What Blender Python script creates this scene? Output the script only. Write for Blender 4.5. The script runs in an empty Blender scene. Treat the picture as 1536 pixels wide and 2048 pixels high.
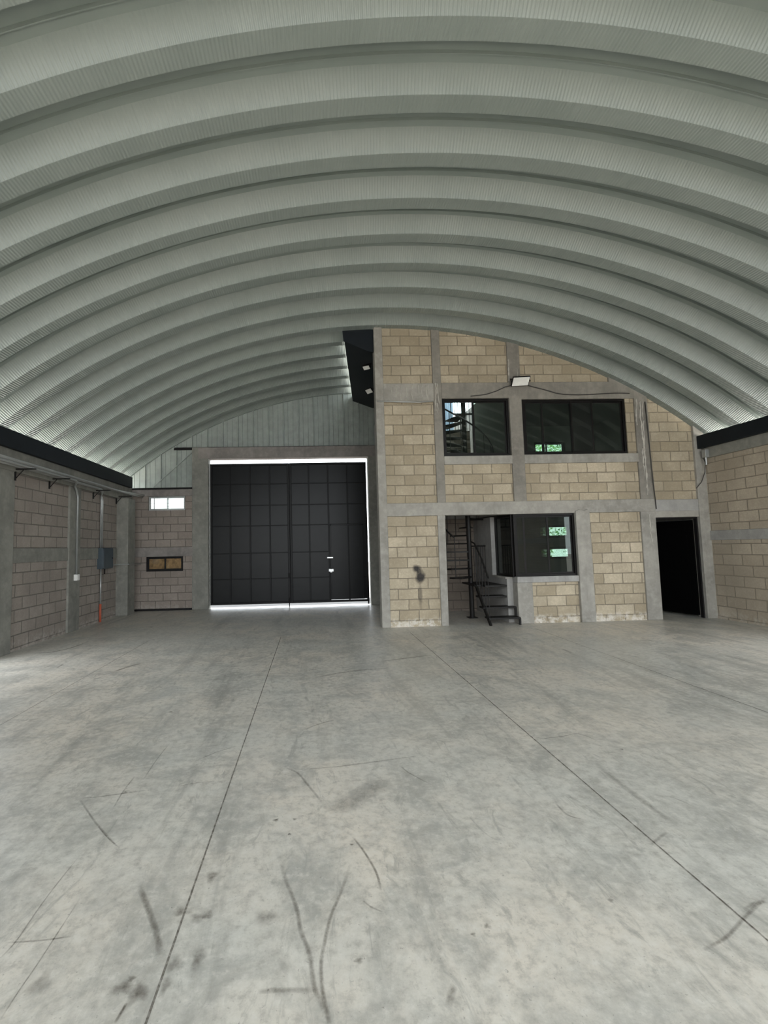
import bpy, bmesh, math, random
from mathutils import Vector, Matrix
random.seed(7)
sc = bpy.context.scene
COL = sc.collection
PI = math.pi

# ------------------------------------------------------------------ materials
def mat(name):
    m = bpy.data.materials.new(name); m.use_nodes = True
    nt = m.node_tree; nt.nodes.clear()
    out = nt.nodes.new('ShaderNodeOutputMaterial')
    return m, nt, out
def N(nt, kind, **kw):
    n = nt.nodes.new('ShaderNode' + kind)
    for k, v in kw.items():
        if k in n.inputs: n.inputs[k].default_value = v
        else: setattr(n, k, v)
    return n
def L(nt, a, b): nt.links.new(a, b)
def mixc(nt, fac, a, b, blend='MIX'):
    n = nt.nodes.new('ShaderNodeMix'); n.data_type = 'RGBA'; n.blend_type = blend
    for sock, v in ((0, fac), (6, a), (7, b)):
        if hasattr(v, 'is_output'): nt.links.new(v, n.inputs[sock])
        else: n.inputs[sock].default_value = v if sock == 0 else (*v, 1)
    return n.outputs[2]
def mathn(nt, op, a, b=None, c=None, clamp=False):
    n = nt.nodes.new('ShaderNodeMath'); n.operation = op; n.use_clamp = clamp
    for i, v in enumerate((a, b, c)):
        if v is None: continue
        if hasattr(v, 'is_output'): nt.links.new(v, n.inputs[i])
        else: n.inputs[i].default_value = v
    return n.outputs[0]
def ramp(nt, src, stops):
    n = nt.nodes.new('ShaderNodeValToRGB'); nt.links.new(src, n.inputs[0])
    el = n.color_ramp.elements
    while len(el) < len(stops): el.new(0.5)
    for e, (p, c) in zip(el, stops):
        e.position = p; e.color = (c, c, c, 1) if not hasattr(c, '__len__') else (*c, 1)
    return n.outputs[0]
def objcoord(nt): return nt.nodes.new('ShaderNodeTexCoord').outputs['Object']
def noise(nt, vec, scale, detail=4, rough=0.55, stretch=None, dist=0.0):
    if stretch:
        mp = N(nt, 'Mapping'); mp.inputs['Scale'].default_value = stretch
        L(nt, vec, mp.inputs['Vector']); vec = mp.outputs[0]
    n = N(nt, 'TexNoise', Scale=scale, Detail=detail, Roughness=rough, Distortion=dist)
    L(nt, vec, n.inputs['Vector']); return n.outputs['Fac']
def simple(name, col, rough=0.5, metal=0.0, var=0.12, scale=6.0, bump=0.0, bscale=60.0, spec=0.5):
    m, nt, out = mat(name)
    b = N(nt, 'BsdfPrincipled', Roughness=rough, Metallic=metal); b.inputs['Specular IOR Level'].default_value = spec
    co = objcoord(nt)
    f = noise(nt, co, scale)
    lo = tuple(c * (1 - var) for c in col); hi = tuple(min(1, c * (1 + var)) for c in col)
    L(nt, mixc(nt, ramp(nt, f, [(0.3, 0.0), (0.7, 1.0)]), lo, hi), b.inputs['Base Color'])
    if bump:
        bp = N(nt, 'Bump', Strength=bump, Distance=0.01)
        L(nt, noise(nt, co, bscale), bp.inputs['Height']); L(nt, bp.outputs[0], b.inputs['Normal'])
    L(nt, b.outputs[0], out.inputs[0]); return m

def concrete(name, col, dark=0.6):
    """cast concrete: blotches, form-board streaks, pits"""
    m, nt, out = mat(name)
    b = N(nt, 'BsdfPrincipled', Roughness=0.85)
    co = objcoord(nt)
    f1 = noise(nt, co, 1.6, 6, 0.65); f2 = noise(nt, co, 9, 5, 0.6); f3 = noise(nt, co, 5, 4, 0.6, (1, 1, 0.15))
    c = mixc(nt, ramp(nt, f1, [(0.3, 0.0), (0.72, 1.0)]), tuple(x * dark for x in col), col)
    c = mixc(nt, ramp(nt, f2, [(0.45, 0.0), (0.8, 0.55)]), c, tuple(min(1, x * 1.28) for x in col))
    c = mixc(nt, ramp(nt, f3, [(0.52, 0.0), (0.78, 0.55)]), c, tuple(x * 0.5 for x in col))
    L(nt, c, b.inputs['Base Color'])
    bp = N(nt, 'Bump', Strength=0.5, Distance=0.012)
    L(nt, noise(nt, co, 34, 6, 0.7), bp.inputs['Height']); L(nt, bp.outputs[0], b.inputs['Normal'])
    L(nt, b.outputs[0], out.inputs[0]); return m

def blocks(name, c1, c2, mortar, axis, z0=0.15, u0=0.0, salt=0.0, blots=()):
    """running-bond concrete block, 0.41 x 0.213 m; axis = which world axis runs along the wall"""
    m, nt, out = mat(name)
    b = N(nt, 'BsdfPrincipled', Roughness=0.9)
    co = objcoord(nt)
    sp = N(nt, 'SeparateXYZ'); L(nt, co, sp.inputs[0])
    u = mathn(nt, 'ADD', sp.outputs[axis], 20.5 + u0); v = mathn(nt, 'ADD', sp.outputs[2], 0.213 * 10 - z0)
    # slight waviness of the courses
    w = noise(nt, co, 2.3, 2); v = mathn(nt, 'ADD', v, mathn(nt, 'MULTIPLY', mathn(nt, 'SUBTRACT', w, 0.5), 0.018))
    w2 = noise(nt, co, 5.1, 2); u = mathn(nt, 'ADD', u, mathn(nt, 'MULTIPLY', mathn(nt, 'SUBTRACT', w2, 0.5), 0.03))
    cb = N(nt, 'CombineXYZ'); L(nt, u, cb.inputs[0]); L(nt, v, cb.inputs[1])
    br = N(nt, 'TexBrick', Scale=1.0)
    br.inputs['Brick Width'].default_value = 0.41; br.inputs['Row Height'].default_value = 0.213
    br.inputs['Mortar Size'].default_value = 0.010; br.inputs['Mortar Smooth'].default_value = 0.25
    br.inputs['Bias'].default_value = -0.1
    br.inputs['Color1'].default_value = (*c1, 1); br.inputs['Color2'].default_value = (*c2, 1); br.inputs['Mortar'].default_value = (*mortar, 1)
    L(nt, cb.outputs[0], br.inputs['Vector'])
    fa = noise(nt, co, 0.7, 3, 0.5); fb = noise(nt, co, 2.2, 5, 0.65); ff = noise(nt, co, 28, 5, 0.7)
    c = mixc(nt, ramp(nt, fb, [(0.30, 0.45), (0.62, 0.0)]), br.outputs['Color'], tuple(x * 0.55 for x in c1))
    c = mixc(nt, ramp(nt, ff, [(0.35, 0.30), (0.7, 0.0)]), c, tuple(x * 0.6 for x in c1))
    c = mixc(nt, ramp(nt, ff, [(0.55, 0.0), (0.85, 0.35)]), c, tuple(min(1, x * 1.35) for x in c2))
    c = mixc(nt, ramp(nt, fa, [(0.42, 0.0), (0.62, 0.5)]), c, tuple(x * 0.62 for x in c1))
    if salt:   # efflorescence and splashed mortar along the foot of the wall
        s = mathn(nt, 'SUBTRACT', 0.20, sp.outputs[2]); s = mathn(nt, 'MULTIPLY', s, 9.0, clamp=True)
        s = mathn(nt, 'MULTIPLY', s, ramp(nt, noise(nt, co, 9, 5, 0.7), [(0.44, 0.0), (0.60, 1.0)]))
        c = mixc(nt, mathn(nt, 'MULTIPLY', s, salt), c, (0.62, 0.58, 0.52))
    for (bx, bz, rx, rz, st) in blots:  # sooty smudges
        dx = mathn(nt, 'DIVIDE', mathn(nt, 'SUBTRACT', sp.outputs[axis], bx), rx)
        dz = mathn(nt, 'DIVIDE', mathn(nt, 'SUBTRACT', sp.outputs[2], bz), rz)
        d = mathn(nt, 'SQRT', mathn(nt, 'ADD', mathn(nt, 'MULTIPLY', dx, dx), mathn(nt, 'MULTIPLY', dz, dz)))
        d = mathn(nt, 'ADD', d, mathn(nt, 'MULTIPLY', mathn(nt, 'SUBTRACT', noise(nt, co, 9, 4), 0.5), 1.1))
        k = mathn(nt, 'MULTIPLY', mathn(nt, 'SUBTRACT', 1.0, d), 1.6, clamp=True)
        c = mixc(nt, mathn(nt, 'MULTIPLY', k, st), c, (0.025, 0.022, 0.022))
    L(nt, c, b.inputs['Base Color'])
    h = mathn(nt, 'SUBTRACT', 1.0, br.outputs['Fac'])
    h = mathn(nt, 'ADD', h, mathn(nt, 'MULTIPLY', ff, 0.35))
    bp = N(nt, 'Bump', Strength=0.9, Distance=0.012)
    L(nt, h, bp.inputs['Height']); L(nt, bp.outputs[0], b.inputs['Normal'])
    L(nt, b.outputs[0], out.inputs[0]); return m

def floor_mat():
    m, nt, out = mat('power_trowelled_concrete')
    b = N(nt, 'BsdfPrincipled'); co = objcoord(nt)
    big = noise(nt, co, 0.55, 5, 0.6); mid = noise(nt, co, 2.4, 7, 0.68, dist=0.6); fine = noise(nt, co, 16, 7, 0.72)
    lane = noise(nt, co, 2.2, 6, 0.66, (1.0, 0.14, 1.0), 0.4); spk = noise(nt, co, 55, 4, 0.7)
    c = mixc(nt, ramp(nt, big, [(0.40, 0.0), (0.60, 1.0)]), (0.54, 0.525, 0.475), (0.635, 0.58, 0.50))
    c = mixc(nt, ramp(nt, mid, [(0.35, 0.75), (0.55, 0.0)]), c, (0.34, 0.335, 0.305))
    c = mixc(nt, ramp(nt, lane, [(0.53, 0.0), (0.68, 0.70)]), c, (0.27, 0.265, 0.24))
    c = mixc(nt, ramp(nt, fine, [(0.50, 0.0), (0.67, 0.65)]), c, (0.32, 0.30, 0.265))
    c = mixc(nt, ramp(nt, fine, [(0.33, 0.60), (0.48, 0.0)]), c, (0.665, 0.635, 0.575))
    c = mixc(nt, ramp(nt, spk, [(0.62, 0.0), (0.72, 0.7)]), c, (0.18, 0.165, 0.145))
    c = mixc(nt, ramp(nt, noise(nt, co, 7, 6, 0.7, (1.0, 0.35, 1.0), 1.5), [(0.56, 0.0), (0.68, 0.65)]), c, (0.29, 0.28, 0.25))
    L(nt, c, b.inputs['Base Color'])
    L(nt, ramp(nt, mid, [(0.3, 0.29), (0.7, 0.46)]), b.inputs['Roughness'])
    b.inputs['Specular IOR Level'].default_value = 0.45
    bp = N(nt, 'Bump', Strength=0.12, Distance=0.004)
    L(nt, fine, bp.inputs['Height']); L(nt, bp.outputs[0], b.inputs['Normal'])
    L(nt, b.outputs[0], out.inputs[0]); return m

def roof_mat():
    """painted steel, with the fine crimps a curved self-supporting panel carries across its web (UV: u = metres along the arch)"""
    m, nt, out = mat('curved_painted_steel')
    b = N(nt, 'BsdfPrincipled', Roughness=0.42, Metallic=0.0); b.inputs['Specular IOR Level'].default_value = 0.55
    co = objcoord(nt)
    uv = N(nt, 'UVMap'); sp = N(nt, 'SeparateXYZ'); L(nt, uv.outputs[0], sp.inputs[0])
    f = noise(nt, co, 1.3, 4)
    c = mixc(nt, ramp(nt, f, [(0.35, 0.0), (0.65, 1.0)]), (0.204, 0.236, 0.220), (0.228, 0.260, 0.242))
    L(nt, c, b.inputs['Base Color'])
    ph = mathn(nt, 'MULTIPLY', sp.outputs[0], 2 * PI / 0.036)
    h = mathn(nt, 'MULTIPLY', mathn(nt, 'SINE', ph), sp.outputs[1])
    bp = N(nt, 'Bump', Strength=0.85, Distance=0.0042)
    L(nt, h, bp.inputs['Height']); L(nt, bp.outputs[0], b.inputs['Normal'])
    L(nt, b.outputs[0], out.inputs[0]); return m

def glass_mat(name, tint, ior=1.5, rough=0.0, gl=(0.9, 0.95, 0.92), haze=0.0):
    m, nt, out = mat(name)
    t = N(nt, 'BsdfTransparent', Color=(*tint, 1)); g = N(nt, 'BsdfGlossy', Color=(*gl, 1), Roughness=rough)
    f = N(nt, 'Fresnel', IOR=ior)
    mx = N(nt, 'MixShader'); L(nt, f.outputs[0], mx.inputs[0]); L(nt, t.outputs[0], mx.inputs[1]); L(nt, g.outputs[0], mx.inputs[2])
    if haze:  # pale diffuse haze put into the glass to brighten the dark panes
        d = N(nt, 'BsdfDiffuse', Color=(0.62, 0.68, 0.62, 1)); m2 = N(nt, 'MixShader')
        k = mathn(nt, 'MULTIPLY', ramp(nt, noise(nt, objcoord(nt), 2.2, 4), [(0.3, 0.6), (0.7, 1.3)]), haze)
        L(nt, k, m2.inputs[0]); L(nt, mx.outputs[0], m2.inputs[1]); L(nt, d.outputs[0], m2.inputs[2]); mx = m2
    L(nt, mx.outputs[0], out.inputs[0]); return m

def mark_mat():
    """rubber scuffs and oil: soft-edged film on the slab; UV v runs across the mark, u holds its strength"""
    m, nt, out = mat('floor_film')
    uv = N(nt, 'UVMap'); sp = N(nt, 'SeparateXYZ'); L(nt, uv.outputs[0], sp.inputs[0])
    e = mathn(nt, 'ABSOLUTE', mathn(nt, 'MULTIPLY_ADD', sp.outputs[1], 2.0, -1.0))
    e = mathn(nt, 'SUBTRACT', 1.0, mathn(nt, 'POWER', e, 1.7))
    nz = ramp(nt, noise(nt, objcoord(nt), 26, 5, 0.7), [(0.30, 0.25), (0.62, 1.0)])
    a = mathn(nt, 'MULTIPLY', mathn(nt, 'MULTIPLY', e, nz), sp.outputs[0], clamp=True)
    d = N(nt, 'BsdfPrincipled', Roughness=0.6); d.inputs['Base Color'].default_value = (0.10, 0.080, 0.060, 1)
    t = N(nt, 'BsdfTransparent'); mx = N(nt, 'MixShader')
    L(nt, a, mx.inputs[0]); L(nt, t.outputs[0], mx.inputs[1]); L(nt, d.outputs[0], mx.inputs[2])
    L(nt, mx.outputs[0], out.inputs[0]); return m

def leaf_mat(name, a, b_):
    m, nt, out = mat(name)
    f = noise(nt, objcoord(nt), 3, 4)
    c = mixc(nt, ramp(nt, f, [(0.35, 0.0), (0.65, 1.0)]), a, b_)
    d = N(nt, 'BsdfDiffuse'); t = N(nt, 'BsdfTranslucent'); L(nt, c, d.inputs[0]); L(nt, c, t.inputs[0])
    mx = N(nt, 'MixShader'); mx.inputs[0].default_value = 0.4
    L(nt, d.outputs[0], mx.inputs[1]); L(nt, t.outputs[0], mx.inputs[2]); L(nt, mx.outputs[0], out.inputs[0]); return m

def translucent_sheet():
    m, nt, out = mat('translucent_corrugated_sheet')
    d = N(nt, 'BsdfDiffuse', Color=(0.55, 0.68, 0.80, 1)); t = N(nt, 'BsdfTranslucent', Color=(0.32, 0.42, 0.54, 1))
    mx = N(nt, 'MixShader'); mx.inputs[0].default_value = 0.5
    L(nt, d.outputs[0], mx.inputs[1]); L(nt, t.outputs[0], mx.inputs[2]); L(nt, mx.outputs[0], out.inputs[0]); return m

M = dict(
    floor=floor_mat(), roof=roof_mat(),
    concrete=concrete('cast_concrete', (0.355, 0.335, 0.295)), concrete_u=concrete('cast_concrete_upper', (0.26, 0.24, 0.205)),
    concrete_l=concrete('cast_concrete_weathered', (0.245, 0.24, 0.21)),
    lintel=concrete('brown_grey_concrete', (0.27, 0.245, 0.225)),
    plaster=concrete('grey_plaster', (0.34, 0.33, 0.31), 0.8),
    block_o=blocks('tan_block_facing_hall', (0.39, 0.325, 0.225), (0.575, 0.495, 0.37), (0.20, 0.17, 0.13), 0, 0.125, 0.1, 0.9,
                   [(2.13, 1.17, 0.10, 0.11, 0.95), (2.20, 1.00, 0.12, 0.17, 0.95), (2.19, 0.62, 0.05, 0.30, 0.55)]),
    block_l=blocks('grey_pink_block_along_y', (0.30, 0.26, 0.225), (0.36, 0.315, 0.275), (0.11, 0.10, 0.087), 1, 0.05, 0.0, 0.3),
    block_g=blocks('grey_pink_block_along_x', (0.29, 0.245, 0.21), (0.35, 0.30, 0.26), (0.12, 0.10, 0.087), 0, 0.05, 0.07, 0.2),
    block_r=blocks('tan_block_along_y', (0.42, 0.355, 0.27), (0.50, 0.43, 0.335), (0.22, 0.19, 0.15), 1, 0.05, 0.1, 0.3),
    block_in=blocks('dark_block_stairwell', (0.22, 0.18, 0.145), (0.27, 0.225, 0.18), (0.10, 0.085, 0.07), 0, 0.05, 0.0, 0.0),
    beam=simple('navy_black_steel', (0.008, 0.011, 0.014), 0.5, spec=0.2),
    gate=simple('black_gate_paint', (0.0045, 0.005, 0.005), 0.32, var=0.25, spec=0.16),
    gatebar=simple('black_gate_bar', (0.003, 0.003, 0.003), 0.42, spec=0.15),
    black=simple('black_steel', (0.008, 0.007, 0.007), 0.5, spec=0.2),
    stair=simple('black_stair_paint', (0.010, 0.009, 0.008), 0.5, spec=0.25),
    frame=simple('dark_bronze_aluminium', (0.006, 0.005, 0.0045), 0.4, spec=0.2),
    door=simple('matt_black_door', (0.0012, 0.0012, 0.0012), 0.8, spec=0.05),
    clad=simple('grey_green_cladding', (0.27, 0.30, 0.275), 0.5),
    galv=simple('galvanised_conduit', (0.42, 0.43, 0.42), 0.38, 0.6),
    pvc=simple('orange_conduit', (0.42, 0.085, 0.04), 0.5),
    white=simple('white_plastic', (0.72, 0.71, 0.68), 0.4),
    panel=simple('slate_blue_enamel', (0.045, 0.062, 0.075), 0.45),
    lens=simple('frosted_lens', (0.78, 0.77, 0.73), 0.25),
    cable=simple('dark_cable', (0.035, 0.032, 0.030), 0.6),
    steel=simple('bright_steel', (0.75, 0.75, 0.74), 0.3, 0.4),
    wood=simple('brown_board', (0.50, 0.24, 0.11), 0.6, var=0.35, scale=14),
    mortar=simple('mortar_slop', (0.46, 0.43, 0.38), 0.9, bump=0.6),
    glass=glass_mat('tinted_window_glass', (0.38, 0.44, 0.395), 1.42, haze=.016),
    glass_dk=glass_mat('double_tinted_glass', (0.13, 0.155, 0.13), 1.42, haze=.022),
    glass_cl=glass_mat('clear_glass', (0.85, 0.9, 0.88), 1.45),
    sheet=translucent_sheet(), mark=mark_mat(),
    leaf_a=leaf_mat('bright_leaf', (0.10, 0.26, 0.07), (0.24, 0.46, 0.16)), leaf_b=leaf_mat('blue_green_leaf', (0.07, 0.20, 0.09), (0.17, 0.36, 0.17)),
    bark=simple('bark', (0.12, 0.085, 0.06), 0.9), yard=concrete('yard_asphalt', (0.105, 0.10, 0.095), 0.85),
)

# ------------------------------------------------------------------ mesh helpers
class MB:
    def __init__(s): s.v = []; s.f = []; s.uv = []
    def quad(s, a, b, c, d):
        i = len(s.v); s.v += [a, b, c, d]; s.f.append((i, i + 1, i + 2, i + 3))
    def box(s, x0, x1, y0, y1, z0, z1):
        i = len(s.v)
        s.v += [(x0, y0, z0), (x1, y0, z0), (x1, y1, z0), (x0, y1, z0), (x0, y0, z1), (x1, y0, z1), (x1, y1, z1), (x0, y1, z1)]
        s.f += [tuple(i + k for k in q) for q in ((0, 3, 2, 1), (4, 5, 6, 7), (0, 1, 5, 4), (1, 2, 6, 5), (2, 3, 7, 6), (3, 0, 4, 7))]
        return s
    def prism(s, poly, y0, y1, axis='y'):
        """polygon (a, z) extruded along y (or along x with axis='x')"""
        n = len(poly); i = len(s.v)
        for y in (y0, y1):
            for (a, z) in poly: s.v.append((a, y, z) if axis == 'y' else (y, a, z))
        s.f.append(tuple(range(i, i + n))); s.f.append(tuple(range(i + 2 * n - 1, i + n - 1, -1)))
        for k in range(n):
            j = (k + 1) % n; s.f.append((i + k, i + n + k, i + n + j, i + j))
        return s
    def bar(s, p, q, w, h=None, up=(0, 0, 1)):
        """rectangular bar between two points"""
        h = h or w; p, q = Vector(p), Vector(q); d = (q - p).normalized(); u = Vector(up)
        if abs(d.dot(u)) > 0.98: u = Vector((0, 1, 0))
        a = d.cross(u).normalized() * w / 2; b = d.cross(a).normalized() * h / 2
        i = len(s.v)
        for c in (p, q): s.v += [tuple(c + a + b), tuple(c - a + b), tuple(c - a - b), tuple(c + a - b)]
        s.f += [tuple(i + k for k in f) for f in ((0, 1, 2, 3), (7, 6, 5, 4), (0, 4, 5, 1), (1, 5, 6, 2), (2, 6, 7, 3), (3, 7, 4, 0))]
        return s
    def tube(s, pts, r, n=8, radii=None):
        pts = [Vector(p) for p in pts]; i0 = len(s.v); prev = None
        for k, p in enumerate(pts):
            d = (pts[min(k + 1, len(pts) - 1)] - pts[max(k - 1, 0)]).normalized()
            if prev is None: prev = d.orthogonal().normalized()
            a = (prev - d * prev.dot(d)).normalized(); prev = a; b = d.cross(a); rr = radii[k] if radii else r
            for t in range(n):
                g = 2 * PI * t / n; s.v.append(tuple(p + (a * math.cos(g) + b * math.sin(g)) * rr))
        for k in range(len(pts) - 1):
            for t in range(n):
                u = (t + 1) % n; s.f.append((i0 + k * n + t, i0 + k * n + u, i0 + (k + 1) * n + u, i0 + (k + 1) * n + t))
        s.f.append(tuple(i0 + t for t in range(n))[::-1]); e = i0 + (len(pts) - 1) * n; s.f.append(tuple(e + t for t in range(n)))
        return s
    def build(s, name, m, parent=None, bevel=0.0, smooth=False):
        me = bpy.data.meshes.new(name); me.from_pydata(s.v, [], s.f)
        bm = bmesh.new(); bm.from_mesh(me); bmesh.ops.recalc_face_normals(bm, faces=bm.faces); bm.to_mesh(me); bm.free()
        me.materials.append(m if not isinstance(m, str) else M[m])
        if smooth: me.polygons.foreach_set('use_smooth', [True] * len(me.polygons))
        o = bpy.data.objects.new(name, me); COL.objects.link(o)
        if parent: o.parent = parent; o.matrix_parent_inverse = parent.matrix_world.inverted() if False else Matrix.Translation(-Vector(parent.location))
        if bevel:
            b = o.modifiers.new('edge', 'BEVEL'); b.width = bevel; b.segments = 2; b.limit_method = 'ANGLE'
        return o
def tag(o, label, cat, kind=None, group=None):
    o['label'] = label; o['category'] = cat
    if kind: o['kind'] = kind
    if group: o['group'] = group
    return o
def S(o, label, cat): return tag(o, label, cat, 'structure')
def empty(name, loc):
    o = bpy.data.objects.new(name, None); o.location = loc; o.empty_display_size = 0.1; COL.objects.link(o); return o
def arc(p, c, q, n=6):
    """quadratic bend p -> q round corner c"""
    p, c, q = Vector(p), Vector(c), Vector(q)
    return [tuple((1 - t) ** 2 * p + 2 * t * (1 - t) * c + t * t * q) for t in [k / n for k in range(n + 1)]]
# ------------------------------------------------------------------ the vault
AC, AR, AP = 1.64, 10.9, 6.26            # arch centre (x), radius, crown height of the lower flanges
def archz(x, dr=0.0): return AP - AR + math.sqrt((AR + dr) ** 2 - (x - AC) ** 2)
PITCH, Y0 = 0.685, 3.561
PROFILE = [(0.0, 0.0), (0.19, 0.0), (0.195, 0.0), (0.33, 0.20), (0.435, 0.20), (0.437, 0.165), (0.447, 0.165), (0.449, 0.20), (0.55, 0.20), (0.685, 0.0)]
CRIMP = [0.6, 0.4, 0.9, 0.1, 0.0, 0.0, 0.0, 0.1, 1.0]
def vault(name, k0, k1, xl, xr_of_y, step=0.11):
    me = bpy.data.meshes.new(name); v = []; f = []; uv = []
    tl = math.asin((xl - AC) / AR)
    for k in range(k0, k1):
        for j in range(len(PROFILE) - 1):
            (a, da), (b, db) = PROFILE[j], PROFILE[j + 1]
            ya, yb = Y0 + k * PITCH + a, Y0 + k * PITCH + b
            tr = math.asin((xr_of_y(0.5 * (ya + yb)) - AC) / AR)
            n = max(8, int((tr - tl) * AR / step)); i = len(v)
            for t in range(n + 1):
                th = tl + (tr - tl) * t / n
                for (y, d) in ((ya, da), (yb, db)):
                    v.append((AC + (AR + d) * math.sin(th), y, AP - AR + (AR + d) * math.cos(th)))
                    uv.append((th * AR, CRIMP[j] * (0.35 if (d > 0.1) else 1.0)))
            for t in range(n):
                q = i + 2 * t; f.append((q, q + 2, q + 3, q + 1))
    me.from_pydata(v, [], f)
    lay = me.uv_layers.new(name='UVMap')
    for l in me.loops: lay.data[l.index].uv = uv[l.vertex_index]
    me.polygons.foreach_set('use_smooth', [True] * len(me.polygons)); me.materials.append(M['roof'])
    o = bpy.data.objects.new(name, me); COL.objects.link(o); return o
XL, XR = -5.38, 8.60
def edge_x(y): return 0.745 + (y - 9.2) * 0.136      # the rear bays end on the skewed beam
S(vault('ceiling', -10, 9, XL, lambda y: XR), 'grey ribbed steel barrel vault over the whole hall', 'ceiling')
S(vault('ceiling', 9, 15, XL, lambda y: edge_x(y) + 0.12), 'rear bays of the ribbed steel vault above the gate', 'ceiling')

# ------------------------------------------------------------------ floor, yard
S(MB().box(-5.25, 8.55, -3.3, 13.15, -0.15, 0.0).build('floor', 'floor'), 'scuffed pale grey power-trowelled concrete floor', 'floor')
fl = bpy.data.objects['floor']
S(MB().box(-40, 45, -45, 50, -0.30, -0.02).build('ground', 'yard'), 'pale concrete yard outside the hall', 'ground')
for x, w, a in ((-0.61, 0.0095, 0.45), (1.83, 0.0095, 0.5), (4.26, 0.012, 0.35), (-3.04, 0.010, 0.3)):
    b = MB(); b.quad((x - w / 2, -3.2, 0.0012), (x + w / 2, -3.2, 0.0012), (x + w / 2, 8.6, 0.0012), (x - w / 2, 8.6, 0.0012))
    o = b.build('control_joint', 'mark', fl); lay = o.data.uv_layers.new(name='UVMap')
    for l in o.data.loops: lay.data[l.index].uv = (a * 1.5, 0.42 if o.data.vertices[l.vertex_index].co.x < x else 0.58)
def ribbon(name, pts, w, a, z):
    P = [Vector((x, y, 0)) for x, y in pts]; fine = []
    for i in range(len(P) - 1):                                  # smooth the polyline a little
        p0, p1, p2, p3 = P[max(i - 1, 0)], P[i], P[i + 1], P[min(i + 2, len(P) - 1)]
        for t in [k / 6 for k in range(6)]:
            fine.append(0.5 * ((2 * p1) + (p2 - p0) * t + (2 * p0 - 5 * p1 + 4 * p2 - p3) * t * t + (3 * p1 - p0 - 3 * p2 + p3) * t ** 3))
    fine.append(P[-1]); b = MB(); uv = []
    for i, p in enumerate(fine):
        d = (fine[min(i + 1, len(fine) - 1)] - fine[max(i - 1, 0)]).normalized(); n = Vector((-d.y, d.x, 0)) * w / 2
        k = min(1.0, 4 * min(i, len(fine) - 1 - i) / (len(fine) - 1) + 0.15)
        b.v += [(p.x + n.x, p.y + n.y, z), (p.x - n.x, p.y - n.y, z)]; uv += [(a * k, 0), (a * k, 1)]
    for i in range(len(fine) - 1): b.f.append((2 * i, 2 * i + 1, 2 * i + 3, 2 * i + 2))
    o = b.build(name, 'mark', fl); lay = o.data.uv_layers.new(name='UVMap')
    for l in o.data.loops: lay.data[l.index].uv = uv[l.vertex_index]
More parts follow.
